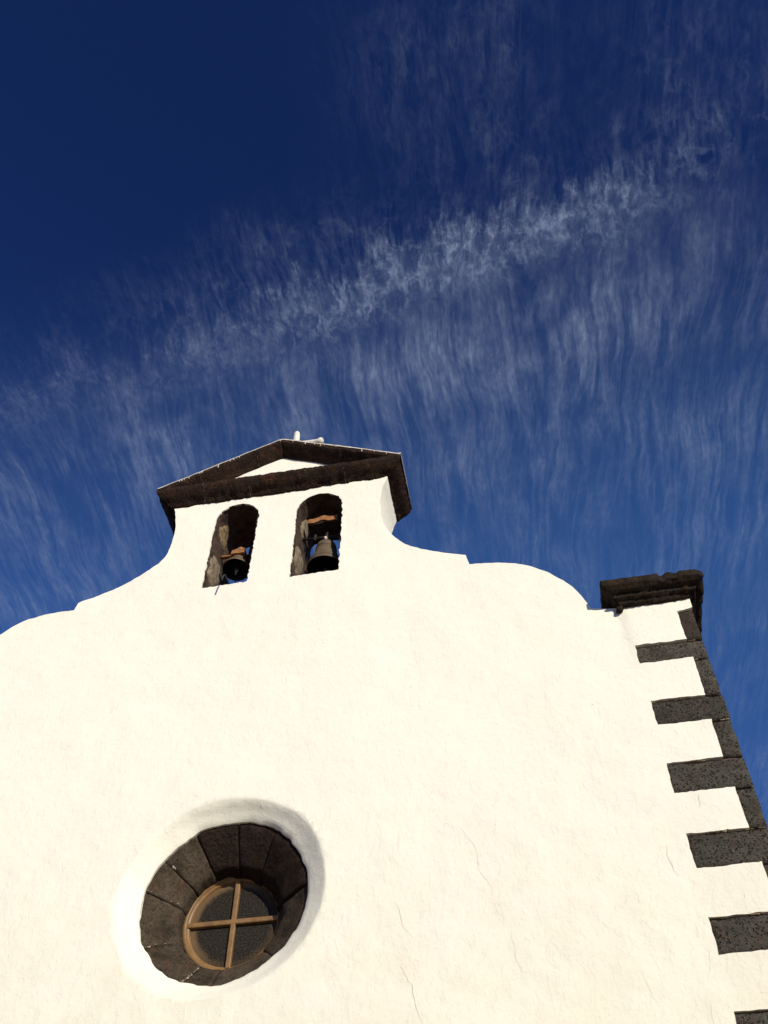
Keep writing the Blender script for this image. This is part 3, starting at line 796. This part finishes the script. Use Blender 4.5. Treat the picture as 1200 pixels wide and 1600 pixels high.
for ci, (pts, wmm) in enumerate(CR):
    P_ = [Vector(bp(*p)) for p in pts]; fine_ = []
    for i in range(len(P_)-1):
        nn = max(1, int((P_[i+1]-P_[i]).length/0.02))
        for k in range(nn): fine_.append(P_[i].lerp(P_[i+1], k/nn))
    fine_.append(P_[-1]); rows = []
    for i, p in enumerate(fine_):
        d = (fine_[min(i+1, len(fine_)-1)] - fine_[max(i-1, 0)]); d = d.normalized() if d.length else Vector((0, 1)); nn = Vector((-d.y, d.x))
        p = p + nn*0.008*nz(p.x, p.y, 0, 25, ci)
        ww = wmm*0.001*0.33*(0.35 + 0.65*math.sin(math.pi*(i+0.5)/len(fine_))) * (1 + 0.6*nz(p.x, p.y, 5, 30))
        rows.append([(p.x + nn.x*ww*s__, disp(p.x, p.y) - 0.0035, p.y + nn.y*ww*s__) for s__ in (-0.5, 0.5)])
    grid_strip(bm, rows)
crk = part('plaster_cracks', bm, M_CRACK); crk['kind'] = 'stuff'

# ================================================================== BELLS
GRP = 'bells hanging in the belfry arches'
def make_bell(cx, cy, zm, Rm, H, label, big):
    t = empty('church_bell', (cx, cy, zm), label, 'bell', GRP)
    k = Rm; nb = 0.88
    prof = [(0.985*k, 0.0), (1.0*k, 0.012), (0.985*k, 0.03), (0.90*k, 0.10*H/.5), (0.77*k, 0.17*H/.5), (0.71*k*nb, 0.27*H/.5), (0.655*k*nb, 0.36*H/.5), (0.635*k*nb, 0.405*H/.5), (0.60*k*nb, 0.44*H/.5), (0.50*k*nb, 0.465*H/.5), (0.28*k, 0.485*H/.5), (0.001, 0.49*H/.5)]
    inner = [(0.001, 0.44*H/.5), (0.38*k, 0.42*H/.5), (0.50*k, 0.36*H/.5), (0.57*k, 0.25*H/.5), (0.70*k, 0.15*H/.5), (0.88*k, 0.06*H/.5), (0.94*k, 0.004)]
    bm = bmesh.new(); lathe(bm, prof[::-1] + [(0.96*k, -0.002)] + inner[::-1], 0, 0, 48)
    body = link('bell_body', bm, [M_BELL, M_BELL_SHADE], t, smooth=True)
    for p_ in body.data.polygons:
        if p_.index >= (len(prof))*48: p_.material_index = 1
    for zb in (0.05, 0.075, 0.34*H/.5, 0.36*H/.5):
        rr = np.interp(zb, [p[1] for p in prof[1:]], [p[0] for p in prof[1:]])
        bm = bmesh.new(); lathe(bm, [(rr-0.003, zb-0.006), (rr+0.005, zb-0.003), (rr+0.005, zb+0.003), (rr-0.003, zb+0.006)], 0, 0, 48)
        link('moulding', bm, M_BELL, body, smooth=True)
    bm = bmesh.new()
    tube(bm, [(0, 0, 0.42*H/.5), (0.006, 0, 0.1), (0.008, 0.0, -0.03)], 0.009, 8)
    lathe(bm, [(0.001, -0.055), (0.02, -0.05), (0.032, -0.025), (0.030, 0.0), (0.014, 0.02), (0.009, 0.03)], 0.008, 0, 14)
    if not big: tube(bm, [(0.008, 0, -0.05), (0.010, -0.005, -0.13)], 0.006, 8)
    link('clapper', bm, M_IRON if big else M_ROPE, t, smooth=True)
    return t
b2 = make_bell(-2.30, 0.375, 11.19, 0.245, 0.52, 'larger bronze bell with a pale sunlit body in the right belfry arch', True)
T0 = b2
def lk(name, bm, mat, parent, smooth=True): return link(name, bm, mat, parent, smooth)
# crown, straps, axle, headstock of the right bell (local coordinates)
bm = bmesh.new()
for sx in (-0.05, 0.05): tube(bm, [(sx, 0, 0.49), (sx*1.5, 0, 0.56), (sx*0.7, 0, 0.62), (0, 0, 0.63)], 0.016, 10)
tube(bm, [(0, 0, 0.49), (0, 0, 0.80)], 0.028, 12)
lk('crown', bm, M_IRON, b2)
bm = bmesh.new(); lathe(bm, [(0.001, 0.535), (0.012, 0.535), (0.022, 0.55), (0.020, 0.585), (0.001, 0.60)], -0.005, -0.06, 12)
lk('crown_bolt', bm, M_COPE, b2)
bm = bmesh.new(); tube(bm, [(-0.36, 0, 0.66), (0.30, 0, 0.66)], 0.017, 10)
lk('axle', bm, M_IRON, b2)
for sx in (-0.17, 0.17):
    bm = bmesh.new(); rough_box(bm, sx-0.02, sx+0.02, -0.012, 0.012, 0.62, 0.82, 0.04, 0.002, 9, sx, 0.003); lk('strap', bm, M_IRON, b2)
def headstock(x0, x1, y0, y1, z0, hfun, seed):
    bm = bmesh.new(); n = 30
    rows = []
    for i in range(n+1):
        x = x0 + (x1-x0)*i/n; zb = z0 + hfun((i/n))[0]; zt = z0 + hfun(i/n)[1]
        rows.append([jig(p, 0.004, 20, seed) for p in [(x, y0, zb), (x, y0, (zb+zt)/2), (x, y0+0.01, zt), (x, y1-0.01, zt), (x, y1, zb)]])
    vs = grid_strip(bm, rows, closed=True); bm.faces.new(vs[0]); bm.faces.new(vs[-1])
    return bm
def wave(t_):
    c_ = 0.045*math.exp(-((t_-0.5)/0.17)**2) + 0.018*math.exp(-((t_-0.92)/0.14)**2)
    return (c_*0.9, c_ + 0.10)
lk('headstock', headstock(-0.245, 0.30, -0.155, 0.20, 0.775, wave, 3), M_DWOOD_SHADE, b2, False)  # beam coloured near black to paint the shade on its underside
lk('headstock_lit_face', headstock(-0.235, 0.175, -0.180, -0.158, 0.785, wave, 8), M_HEAD, b2, False)  # sunlit front of the same beam, as a separate strip in the wood's colour

b1 = make_bell(-3.545, 0.385, 11.43, 0.190, 0.25, 'smaller dark bell in the left belfry arch with a rope over the sill', False)
b1.rotation_euler = (R(-7), 0, 0)
bm = bmesh.new(); tube(bm, [(0, 0, 0.23), (0, 0, 0.36)], 0.024, 10); lk('crown', bm, M_IRON, b1)
bm = headstock(-0.075, 0.105, -0.125, 0.10, 0.225, lambda t_: (0.0, 0.10 + 0.055*math.exp(-((t_-0.62)/0.3)**2)), 5)
lk('headstock', bm, M_HEAD, b1, False)
bm = bmesh.new(); rough_box(bm, -0.262, -0.08, -0.05, 0.0, 0.295, 0.325, 0.04, 0.004, 12, 3, 0.004)
lk('axle_arm', bm, M_HEAD, b1)
bm = bmesh.new(); rough_box(bm, 0.11, 0.345, -0.02, 0.02, 0.295, 0.325, 0.04, 0.004, 12, 3, 0.004)
lk('axle_arm', bm, M_IRON, b1)
bm = bmesh.new(); rough_box(bm, 0.10, 0.345, 0.02, 0.26, 0.20, 0.66, 0.06, 0.008, 9, 5, 0.008); lk('timber_block', bm, M_DWOOD_SHADE, b1)
# dark rod poking out over the sill of the left opening, tied to the clapper
rope = bmesh.new(); 
tube(rope, [Vector(p) - Vector((-3.545, 0.385, 11.43)) for p in ((-3.66, 0.62, 11.76), (-3.60, 0.62, 11.30), (-3.57, 0.50, 11.10), (-3.54, 0.25, 10.95), (-3.50, 0.02, 10.80), (-3.48, -0.05, 10.68), (-3.475, -0.07, 10.56))], 0.009, 8)
lk('bell_rope', rope, M_ROPE, b1)
